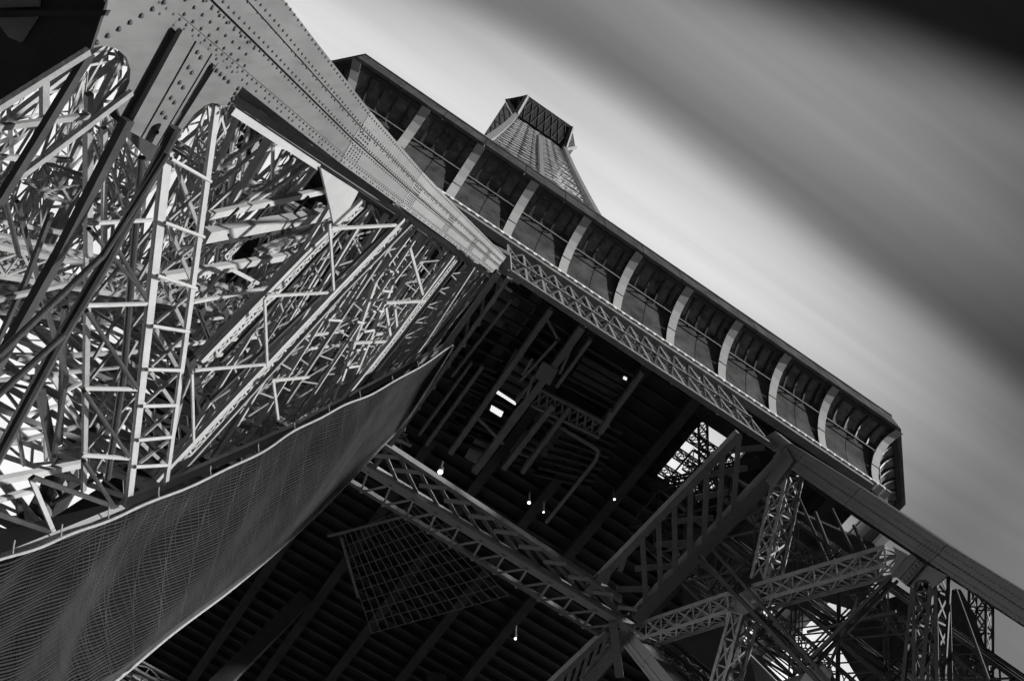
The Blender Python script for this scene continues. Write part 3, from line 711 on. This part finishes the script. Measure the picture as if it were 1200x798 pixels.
# bundle of long bars running down from the column to the net
bars = [((424, 236), (360, 296), (236, 424), 9, .2, 'light'), ((430, 244), (372, 300), (258, 424), 5, .5, 'dark'), ((474, 257), (390, 345), (184, 564), 10, .1, 'light'), ((482, 262), (400, 345), (200, 566), 6, .35, 'iron'), ((466, 258), (384, 338), (246, 470), 5, .6, 'dark'),
        ((488, 266), (440, 330), (391, 472), 5, .9, 'light'), ((505, 276), (460, 332), (404, 470), 5, .9, 'light'), ((532, 300), (455, 404), (404, 468), 8, .15, 'light'), ((540, 306), (470, 398), (410, 472), 4, .5, 'dark'),
        ((556, 314), (500, 400), (470, 440), 7, .2, 'iron'), ((572, 318), (520, 390), (488, 430), 6, .4, 'iron'), ((580, 322), (530, 398), (500, 432), 5, .7, 'dark'), ((512, 280), (470, 336), (420, 410), 4, 1.4, 'iron'),
        ((452, 280), (392, 366), (330, 440), 6, 1.8, 'light'), ((440, 290), (350, 400), (262, 512), 4, 2.2, 'iron'), ((410, 262), (332, 352), (262, 430), 4, 2.6, 'light'), ((500, 300), (420, 420), (380, 480), 5, 2.4, 'light'), ((470, 320), (404, 410), (340, 494), 7, 3.0, 'iron'),
        ((545, 330), (500, 378), (440, 446), 4, 1.6, 'light'), ((430, 330), (380, 400), (300, 500), 4, 3.6, 'light'), ((226, 434), (212, 470), (196, 540), 4, 1.0, 'iron'), ((560, 330), (516, 398), (492, 428), 3, 1.2, 'light')]
for p, q, r_, w, s_, mt_ in bars:
    LB(p[0], p[1], q[0], q[1], w * .85, s_, mt_, 'long_brace', 'chan' if w > 6 else 'bar'); LB(q[0], q[1], r_[0], r_[1], w, s_, mt_, 'long_brace', 'chan' if w > 6 else 'bar')
for q in [(447, 341, 459, 342), (436, 365, 449, 365), (426, 389, 438, 387), (417, 411, 428, 409), (407, 431, 420, 429), (399, 451, 411, 448), (390, 470, 403, 466), (456, 318, 466, 319), (384, 375, 400, 376), (418, 377, 426, 379)]:
    LB(*q, 3, .75, 'light', 'rung', 'tube')
for q in [(310, 350, 313, 428, 3, -.1, 'light'), (225, 438, 227, 518, 3, -.1, 'light'), (228, 434, 311, 427, 3, -.1, 'light'), (312, 347, 384, 343, 3, -.1, 'light'), (386, 262, 391, 340, 3, -.1, 'light'), (388, 268, 464, 264, 3.4, -.1, 'light'), (452, 355, 498, 353, 3, -.05, 'light'),
          (480, 290, 496, 348, 3, .2, 'light'), (320, 446, 326, 492, 3, .3, 'light'), (318, 446, 362, 442, 3, .3, 'light'), 
          (452, 360, 458, 398, 3, .5, 'light'), (462, 356, 466, 392, 3, .7, 'light'), (414, 402, 458, 400, 3, .6, 'light'),
          (440, 392, 470, 388, 3, 1.0, 'light'), (350, 395, 402, 388, 3, 1.0, 'light'), (350, 410, 400, 404, 3, 1.5, 'light'), (232, 500, 300, 486, 6, 2.2, 'light'), (280, 470, 350, 452, 6, 2.5, 'light'), (230, 420, 330, 404, 4, 3.0, 'light'), 
          (236, 360, 252, 400, 6, 2.0, 'dark'), (256, 348, 275, 392, 7, 2.4, 'dark'), (270, 330, 278, 380, 5, 2.6, 'dark'), (285, 330, 296, 376, 5, 3.0, 'dark'), (230, 356, 248, 402, 5, 2.2, 'dark'), (222, 415, 240, 490, 8, 2.5, 'dark'), (284, 412, 292, 444, 7, 2.6, 'dark'), (330, 432, 340, 462, 9, 2.6, 'dark'),
          (312, 400, 326, 434, 6, 2.0, 'iron'), (200, 405, 330, 392, 4, 1.8, 'light'), (206, 380, 262, 372, 3, 2.4, 'light'), (240, 392, 330, 380, 9, 5.0, 'light'), (236, 372, 320, 362, 8, 5.4, 'light'), (232, 410, 330, 400, 8, 6.0, 'iron'), (240, 450, 330, 428, 7, 5.0, 'iron')]:
    LB(*q[:6], material=q[6], name='tie_bar')
# further braces of the bundle, layered into the leg, with ties between them
c_lo = [(398, 214), (440, 244), (480, 266), (520, 290), (556, 310), (580, 322)]
n_up = [(196, 556), (262, 530), (330, 500), (395, 468), (445, 444), (512, 404)]
def pl(pts, f):
    k = f * (len(pts) - 1); i = min(int(k), len(pts) - 2); return lerp(pts[i], pts[i + 1], k - i)
lay_ = {0: [], 1: [], 2: [], 3: []}
for k in range(44):
    f = (k + .5) / 44; P = pl(c_lo, min(1, max(0, f + rng.uniform(-.02, .02)))); Q = pl(n_up, min(1, max(0, f + rng.uniform(-.04, .04))))
    s_ = [.9, 2.0, 3.2, 1.4][k % 4]; lay_[k % 4].append((P, Q, s_))
    LB(P[0], P[1], Q[0], Q[1], [4, 6, 3.4, 5, 3][k % 5], s_, ['light', 'iron', 'light'][k % 3], 'long_brace', ['angle', 'chan', 'bar'][k % 3])
for q in lay_.values():
    for (P, Q, s_), (P2, Q2, s2) in list(zip(q[:-1], q[1:]))[::2]:
        b = MB(); n_ = 8
        for k in range(n_):
            a_, c_ = lerp(P, Q, k / n_), lerp(P2, Q2, (k + .5) / n_); e_ = lerp(P, Q, (k + 1) / n_)
            b.bar(pA(a_[0], a_[1], s_ + .05), pA(c_[0], c_[1], s_ + .05), .045, .03, NA); b.bar(pA(c_[0], c_[1], s_ + .09), pA(e_[0], e_[1], s_ + .09), .045, .03, NA)
        b.build('lacing', 'iron', LEG_L, stuff=True)
for (u1, v1, u2, v2, w, s_) in [(424, 236, 236, 424, 15, .9), (474, 257, 186, 562, 17, .8), (532, 302, 404, 468, 13, .7), (556, 316, 470, 440, 11, .9), (452, 282, 300, 470, 12, 2.6), (500, 300, 370, 485, 12, 2.8), (400, 268, 232, 450, 13, 3.4), (484, 290, 250, 545, 12, 4.4), (356, 262, 232, 400, 12, 5.0)]:
    P, Q = pA(u1, v1, s_), pA(u2, v2, s_); wm = m_px((P + Q) / 2, w)
    girder(LEG_L, P, Q, wm, wm * .6, NA, wm * 1.3, .09, .06, 'light', 'w', True)
# lower left: deck-edge beams and braces
for q in [(-10, 565, 98, 543, 9, .5, 'light'), (-10, 588, 44, 572, 7, .2, 'light'), (-10, 660, 142, 597, 10, -.3, 'light'), (36, 560, 63, 624, 5, -.2, 'light'), (38, 559, 138, 595, 5, -.25, 'dark'), (-8, 600, 62, 624, 5, -.2, 'dark'), (20, 580, 30, 640, 6, 1.0, 'dark'), (60, 590, 120, 556, 5, 1.5, 'dark'),
          (76, 360, 70, 520, 6, 1.0, 'dark'), (46, 452, 64, 540, 9, 1.2, 'dark'), (10, 520, 90, 500, 5, 3.0, 'iron'), (14, 490, 80, 472, 4, 3.5, 'light'), (62, 440, 96, 500, 6, 1.6, 'light'), (70, 462, 100, 446, 4, 2.5, 'light'), (20, 500, 28, 545, 4, 2.5, 'iron'), (52, 480, 54, 540, 4, 3.0, 'iron')]:
    LB(*q[:6], material=q[6], name='deck_brace')
polyA([(140, 598), (150, 594), (345, 508), (525, 408), (523, 404), (343, 500), (148, 586)], .2, .1, 'edge_beam', 'light')

# ------------------------------------------------------------------ other faces of the left leg, one X of lattice girders per storey
nodes = [-8.5, -1, 6, 13, 20.5, 29]
for k in range(len(nodes) - 1):
    ta, tb = nodes[k], nodes[k + 1]
    for (s1, r1_, s2, r2, nn) in ((0.3, D, LEGX, D, (0, 1, 0)), (LEGX, 0, LEGX, D, NA), (.6, 0.2, LEGX, .2, (0, 1, 0)))[:(3 if ta < 10 else 2)]:
        girder(LEG_L, LL(s1, r1_, ta), LL(s2, r2, tb), .9, .55, nn, 1.2, .14, .08, 'light', 'w', True); girder(LEG_L, LL(s2, r2, ta), LL(s1, r1_, tb), .9, .55, nn, 1.2, .14, .08, 'light', 'w', True)
        girder(LEG_L, LL(s1, r1_, tb), LL(s2, r2, tb), .8, .6, nn, 1.3, .18, .11, 'iron', 'w', False)
# light inner scaffolding and lift rails
frame(LL, LEG_L, -7, 13, 'iron', (4.0, 9.0), (2.6, 8.2), 3.4)
for (u1, v1, u2, v2, w, s_) in [(262, 300, 366, 196, 12, 4.0), (300, 330, 400, 236, 12, 4.2), (330, 200, 318, 330, 10, 5.0), (276, 180, 262, 320, 12, 5.6), (350, 214, 250, 246, 9, 6.0), (392, 262, 300, 300, 9, 3.6), (378, 240, 300, 350, 10, 6.4)]:
    P, Q = pA(u1, v1, s_), pA(u2, v2, s_); wm = m_px((P + Q) / 2, w)
    girder(LEG_L, P, Q, wm, wm * .6, NA, wm * 1.2, .08, .055, 'light', 'w', True)
for s_, r_ in ((3.5, 5.4), (7.5, 8.4)):
    girder(LEG_L, LL(s_, r_, -9), LL(s_, r_, 29), .55, .4, NA, .9, .10, .05, 'iron')

# ------------------------------------------------------------------ right leg
def RB(u1, v1, u2, v2, w, s=0.0, material='iron_shaded', name='brace', s2=None, th=None):
    P, Q = pB(u1, v1, s), pB(u2, v2, s if s2 is None else s2); wm = m_px((P + Q) / 2, w)
    b_ = MB(); b_.bar(P, Q, wm, th or wm * .7, NB); return b_.build(name, material, LEG_R)
# node plate with arched cut-outs and stub
polyA([(1046, 640), (1110, 674), (1092, 690), (1090, 682), (1084, 678), (1077, 679), (1072, 683), (1070, 689), (1066, 686), (1080, 668), (1062, 652), (1046, 672), (1041, 670), (1048, 660), (1050, 650)], -.03, .06, 'gusset_plate', 'plate', NB, pB, LEG_R)
stub([(1067, 648), (1083, 661), (1062, 686), (1046, 672)], pB, NB, LEG_R, .8, .5, -.14)
# crossed lattice girders of the inner face
def RG(u1, v1, u2, v2, w, s, pitch=1.0, h=None, material='iron', chord=None, lace=None):
    P, Q = pB(u1, v1, s), pB(u2, v2, s); wm = m_px((P + Q) / 2, w)
    girder(LEG_R, P, Q, wm, h or wm, NB, pitch, chord or .16, lace or .07, material)
RG(1046, 656, 890, 700, 21, .5, .95, .9); RG(862, 709, 748, 746, 20, .5, .95, .9)
RG(924, 556, 897, 682, 20, .5, .95, .9); RG(872, 722, 846, 815, 19, .5, .95, .9)
polyA([(856, 701), (878, 688), (886, 690), (894, 708), (868, 722), (860, 716)], .3, .05, 'gusset_plate', 'plate', NB, pB, LEG_R)
for q in [(832, 640, 978, 806, 4, -.2), (820, 652, 966, 806, 5, -.1), (1044, 676, 946, 776, 5, -.1), (1052, 680, 952, 782, 3, .1), (1070, 688, 1058, 806, 5, .1), (1092, 686, 1080, 806, 6, .1), (1113, 689, 1106, 806, 3.4, .4), (1072, 695, 1090, 740, 3.5, .1), (1092, 700, 1062, 760, 3.5, .15),
          (1064, 740, 1084, 790, 3.5, .1), (1120, 690, 1160, 800, 3, .8), (1006, 700, 960, 806, 3, 1.0), (946, 740, 1050, 716, 3, 1.2), (900, 806, 960, 786, 5, .6), (832, 690, 858, 650, 4, .6), (838, 640, 872, 660, 3.4, .5), (872, 660, 845, 690, 3.4, .6), (910, 585, 846, 620, 3.4, .4), (846, 620, 822, 650, 3, .4),
          (930, 570, 980, 680, 3, 2.0), (955, 600, 990, 690, 4, 2.6), (975, 596, 1010, 668, 3, 3.0), (1000, 615, 1022, 660, 3, 3.2), (900, 640, 830, 680, 3, 1.2)]:
    RB(*q)
polyA([(936, 800), (956, 768), (976, 788), (966, 806)], .2, .05, 'gusset_plate', 'plate', NB, pB, LEG_R)
# floor plates added inside the leg to block the sky and read dark
def added_rfloor(pts, z, th=.25, name='added_floor'):
    b_ = MB(); b_.prism([pZ(u, v, z) for u, v in pts], (0, 0, -1), th); b_.build(name, 'deck', LEG_R)
added_rfloor([(912, 590), (1026, 640), (1034, 662), (1004, 716), (965, 704), (930, 716), (900, 706)], 4.0)
added_rfloor([(1000, 718), (1060, 700), (1128, 694), (1142, 720), (1170, 806), (1012, 806), (984, 760)], -1.0)
added_rfloor([(744, 760), (858, 722), (876, 760), (888, 806), (770, 806)], 3.0)
added_rfloor([(800, 620), (900, 610), (890, 690), (800, 720)], 7.0)
for y in (-14.8, -13.6, -12.4):
    girder(LEG_R, (6.9, y, 9.45), (11.2, y, 9.45), .5, .4, (0, 0, 1), .6, .08, .05, 'iron_shaded')
for P, Q in (((7.2, -15.9, 9.0), (10.9, -11.3, 9.0)), ((10.9, -15.9, 8.9), (7.2, -11.3, 8.9)), ((9.0, -16.0, 8.7), (9.2, -11.2, 8.7))):
    girder(LEG_R, P, Q, .45, .35, (0, 0, 1), .6, .08, .05, 'iron_shaded')
# remaining faces and storeys
rn = [-1.0, 7.9, 17, 27]
for k in range(len(rn) - 1):
    ta, tb = rn[k], rn[k + 1]
    for (s1, r1_, s2, r2, nn) in ((0.3, D, LEGX, D, (0, 1, 0)), (LEGX, 0, LEGX, D, NB), (.6, .2, LEGX, .2, (0, 1, 0)))[:(3 if k == 0 else 2)]:
        girder(LEG_R, RL(s1, r1_, ta), RL(s2, r2, tb), .8, .55, nn, 1.0, .13, .075, material='iron_shaded'); girder(LEG_R, RL(s2, r2, ta), RL(s1, r1_, tb), .8, .55, nn, 1.0, .13, .075, material='iron_shaded')
        girder(LEG_R, RL(s1, r1_, tb), RL(s2, r2, tb), .65, .6, nn, 1.0, .12, .07, material='iron_shaded')
    if k: 
        girder(LEG_R, RL(.4, .6, ta), RL(.4, D, tb), .8, .7, NB, 1.0, .14, .07, material='iron_shaded'); girder(LEG_R, RL(.4, D, ta), RL(.4, .6, tb), .8, .7, NB, 1.0, .14, .07, material='iron_shaded')
for s_, r_ in ((3.5, 3.2), (3.5, 7.0), (7.5, 3.2), (7.5, 7.0)):
    girder(LEG_R, RL(s_, r_, -9), RL(s_, r_, 26), .55, .4, NB, .9, .10, .05, material='iron_shaded')
frame(RL, LEG_R, -7, 22, 'iron_shaded', (1.8, 4.2, 6.6, 9.0), (2.2, 5.0, 7.8))

# ------------------------------------------------------------------ safety net slung along the left leg
NET = empty('safety_net', None, 'pale knotted safety net sagging below the bright lattice leg, lower left', 'net')
top_px = [(-60, 676), (0, 655), (70, 630), (140, 602), (215, 571), (290, 537), (345, 504), (395, 478), (440, 458), (490, 430), (530, 404)]
bot_px = [(-60, 900), (20, 862), (90, 822), (132, 798), (200, 742), (270, 690), (330, 640), (385, 588), (440, 530), (480, 486), (530, 406)]
def curve(pts, f):
    k = (len(pts) - 1) * f; i = min(int(k), len(pts) - 2); t = k - i
    p0, p1, p2, p3 = [np.array(pts[max(0, min(len(pts) - 1, i + o))], float) for o in (-1, 0, 1, 2)]
    return .5 * ((2 * p1) + (-p0 + p2) * t + (2 * p0 - 5 * p1 + 4 * p2 - p3) * t * t + (-p0 + 3 * p1 - 3 * p2 + p3) * t ** 3)
NU, NV = 150, 44
NETG = np.zeros((NU + 1, NV + 1, 3))
for i in range(NU + 1):
    f = i / NU
    ut, ub = curve(top_px, f), curve(bot_px, f)
    T = pA(ut[0], ut[1], -.45)
    Bq = pA(ub[0], ub[1], -.45 - 3.6 * (1 - f) * (1 - .3 * f))        # lower hem hangs free of the leg
    for j in range(NV + 1):
        w = j / NV
        P = lerp(T, Bq, w)
        fold = .10 * math.sin(26 * f + 5 * w) * w * (1 - w) * 4 + .2 * math.sin(9.5 * f + 2.2 * w + .6) * math.sin(math.pi * w) 
        P = P + NA * fold * (1 - f ** 6) + np.array([0, 0, -.9]) * math.sin(math.pi * w) * .5 * (1 - f ** 3)
        NETG[i, j] = P
b = MB()
for i in range(NU + 1):
    for j in range(NV + 1): b.v.append(tuple(NETG[i, j]))
for i in range(NU):
    for j in range(NV):
        a0 = i * (NV + 1) + j; b.f.append((a0, a0 + NV + 1, a0 + NV + 2, a0 + 1))
sheet = b.build('net_fabric', 'cloth', NET, smooth=True)
def netp(f, w):
    x = min(max(f, 0), 1) * NU; y = min(max(w, 0), 1) * NV; i = min(int(x), NU - 1); j = min(int(y), NV - 1); p = x - i; q = y - j
    return (NETG[i, j] * (1 - p) + NETG[i + 1, j] * p) * (1 - q) + (NETG[i, j + 1] * (1 - p) + NETG[i + 1, j + 1] * p) * q
def cord(b_, pts, r_):
    pts = [np.asarray(p, float) for p in pts]; bb = len(b_.v)
    n_ = NA
    for i, p in enumerate(pts):
        d = unit(pts[min(i + 1, len(pts) - 1)] - pts[max(i - 1, 0)]); x = unit(np.cross(d, n_)); y = np.cross(x, d)
        for th in (0, 2.09, 4.19): b_.v.append(tuple(p + n_ * .012 + r_ * (math.cos(th) * x + math.sin(th) * y)))
    for i in range(len(pts) - 1):
        for j in range(3):
            j2 = (j + 1) % 3; b_.f.append((bb + i * 3 + j, bb + i * 3 + j2, bb + i * 3 + 3 + j2, bb + i * 3 + 3 + j))
b = MB()
for k in range(1, 58):
    w0 = k / 58
    cord(b, [netp(f, w0 + .008 * math.sin(60 * f + 20 * w0) + .012 * math.sin(17 * f)) for f in np.linspace(0, .995, 130)], .013 + .006 * (k % 2))
for k in range(1, 170):
    f0 = k / 170
    cord(b, [netp(f0 + .006 * math.sin(9 * w + k), w) for w in np.linspace(0, 1, 26)], .008)
b.build('net_cords', 'net', NET, stuff=True)
b = MB(); b.tube([netp(f, 0) + NA * (.03 + .02 * math.sin(50 * f)) for f in np.linspace(0, 1, 140)], .032, 7); b.build('top_rope', 'rope', NET, smooth=True)
b = MB(); b.tube([netp(f, 1) + NA * .03 for f in np.linspace(0, 1, 120)], .035, 7); b.build('hem_rope', 'rope', NET, smooth=True)
b = MB(); b.v = []
hem = MB()
for i in range(120):
    f0, f1 = i / 120, (i + 1) / 120
    q = [netp(f0, .95), netp(f1, .95), netp(f1, 1), netp(f0, 1)]
    hem.quadbox([p + NA * .03 for p in q] + [p + NA * .015 for p in q])
hem.build('hem_band', 'net', NET)
for f in (.12, .2, .28, .36, .44, .52, .6, .68, .76, .84, .9):
    P = netp(f, 0); b = MB(); b.tube([P + NA * .03, P + np.array([0, -.05, .1]) - NA * .06, P + np.array([0, -.08, .2]) - NA * .12], .014, 6); b.build('rope_tie', 'rope', NET)

# ------------------------------------------------------------------ lamps
def flood(u, v, z, r_, label):
    P = pZ(u, v, z); e = empty('floodlight', None, label, 'lamp', 'lamps under the deck')
    b_ = MB(); seg = 12
    for i in range(5):
        th = math.pi / 2 * i / 4
        for j in range(seg): b_.v.append((P[0] + r_ * math.cos(th) * math.cos(2 * math.pi * j / seg), P[1] + r_ * math.cos(th) * math.sin(2 * math.pi * j / seg), P[2] - r_ * math.sin(th) * .8))
    for i in range(4):
        for j in range(seg): b_.f.append((i * seg + j, i * seg + (j + 1) % seg, (i + 1) * seg + (j + 1) % seg, (i + 1) * seg + j))
    b_.build('glass', 'lamp', e, smooth=True)
    b_ = MB(); b_.tube([P + (0, 0, .02), P + (0, 0, .3)], r_ * 1.08, 12); b_.build('housing', 'steel', e)
    b_ = MB(); b_.bar(P + (0, 0, .3), P + (0, 0, 1.0), .06, .06, (1, 0, 0)); b_.build('stem', 'steel', e)
flood(516, 553, 1.2, .11, 'brightest round lamp above the lattice girder near the net')
flood(620, 589, 4.0, .07, 'small round lamp right of the girder middle, below the pipes')
flood(637, 600, 4.0, .04, 'faint lamp just right of the small round lamp')
flood(604, 748, 3.0, .06, 'small lamp low in the black area near the bottom')
flood(720, 585, 6.0, .05, 'faint lamp by the right ring girder')
def batten(pts, z, label):
    e = empty('ceiling_lamp', None, label, 'lamp', 'strip lamps under the deck')
    P = [pZ(u, v, z) for u, v in pts]
    b_ = MB(); b_.prism(P, (0, 0, -1), .05); b_.build('diffuser', 'tube', e)
    b_ = MB(); b_.prism([p + (0, 0, .06) for p in P], (0, 0, -1), .15); b_.build('housing', 'steel', e)
batten([(582, 457), (605, 472), (604, 475), (580, 460)], 8.6, 'long bright strip lamp between the ceiling beams')
batten([(576, 475), (590, 483), (587, 489), (574, 481)], 8.6, 'short bright panel lamp just below the strip lamp')
batten([(731, 441), (735, 443), (734, 446), (730, 444)], 7.5, 'tiny square lamp by the right end of the ceiling')
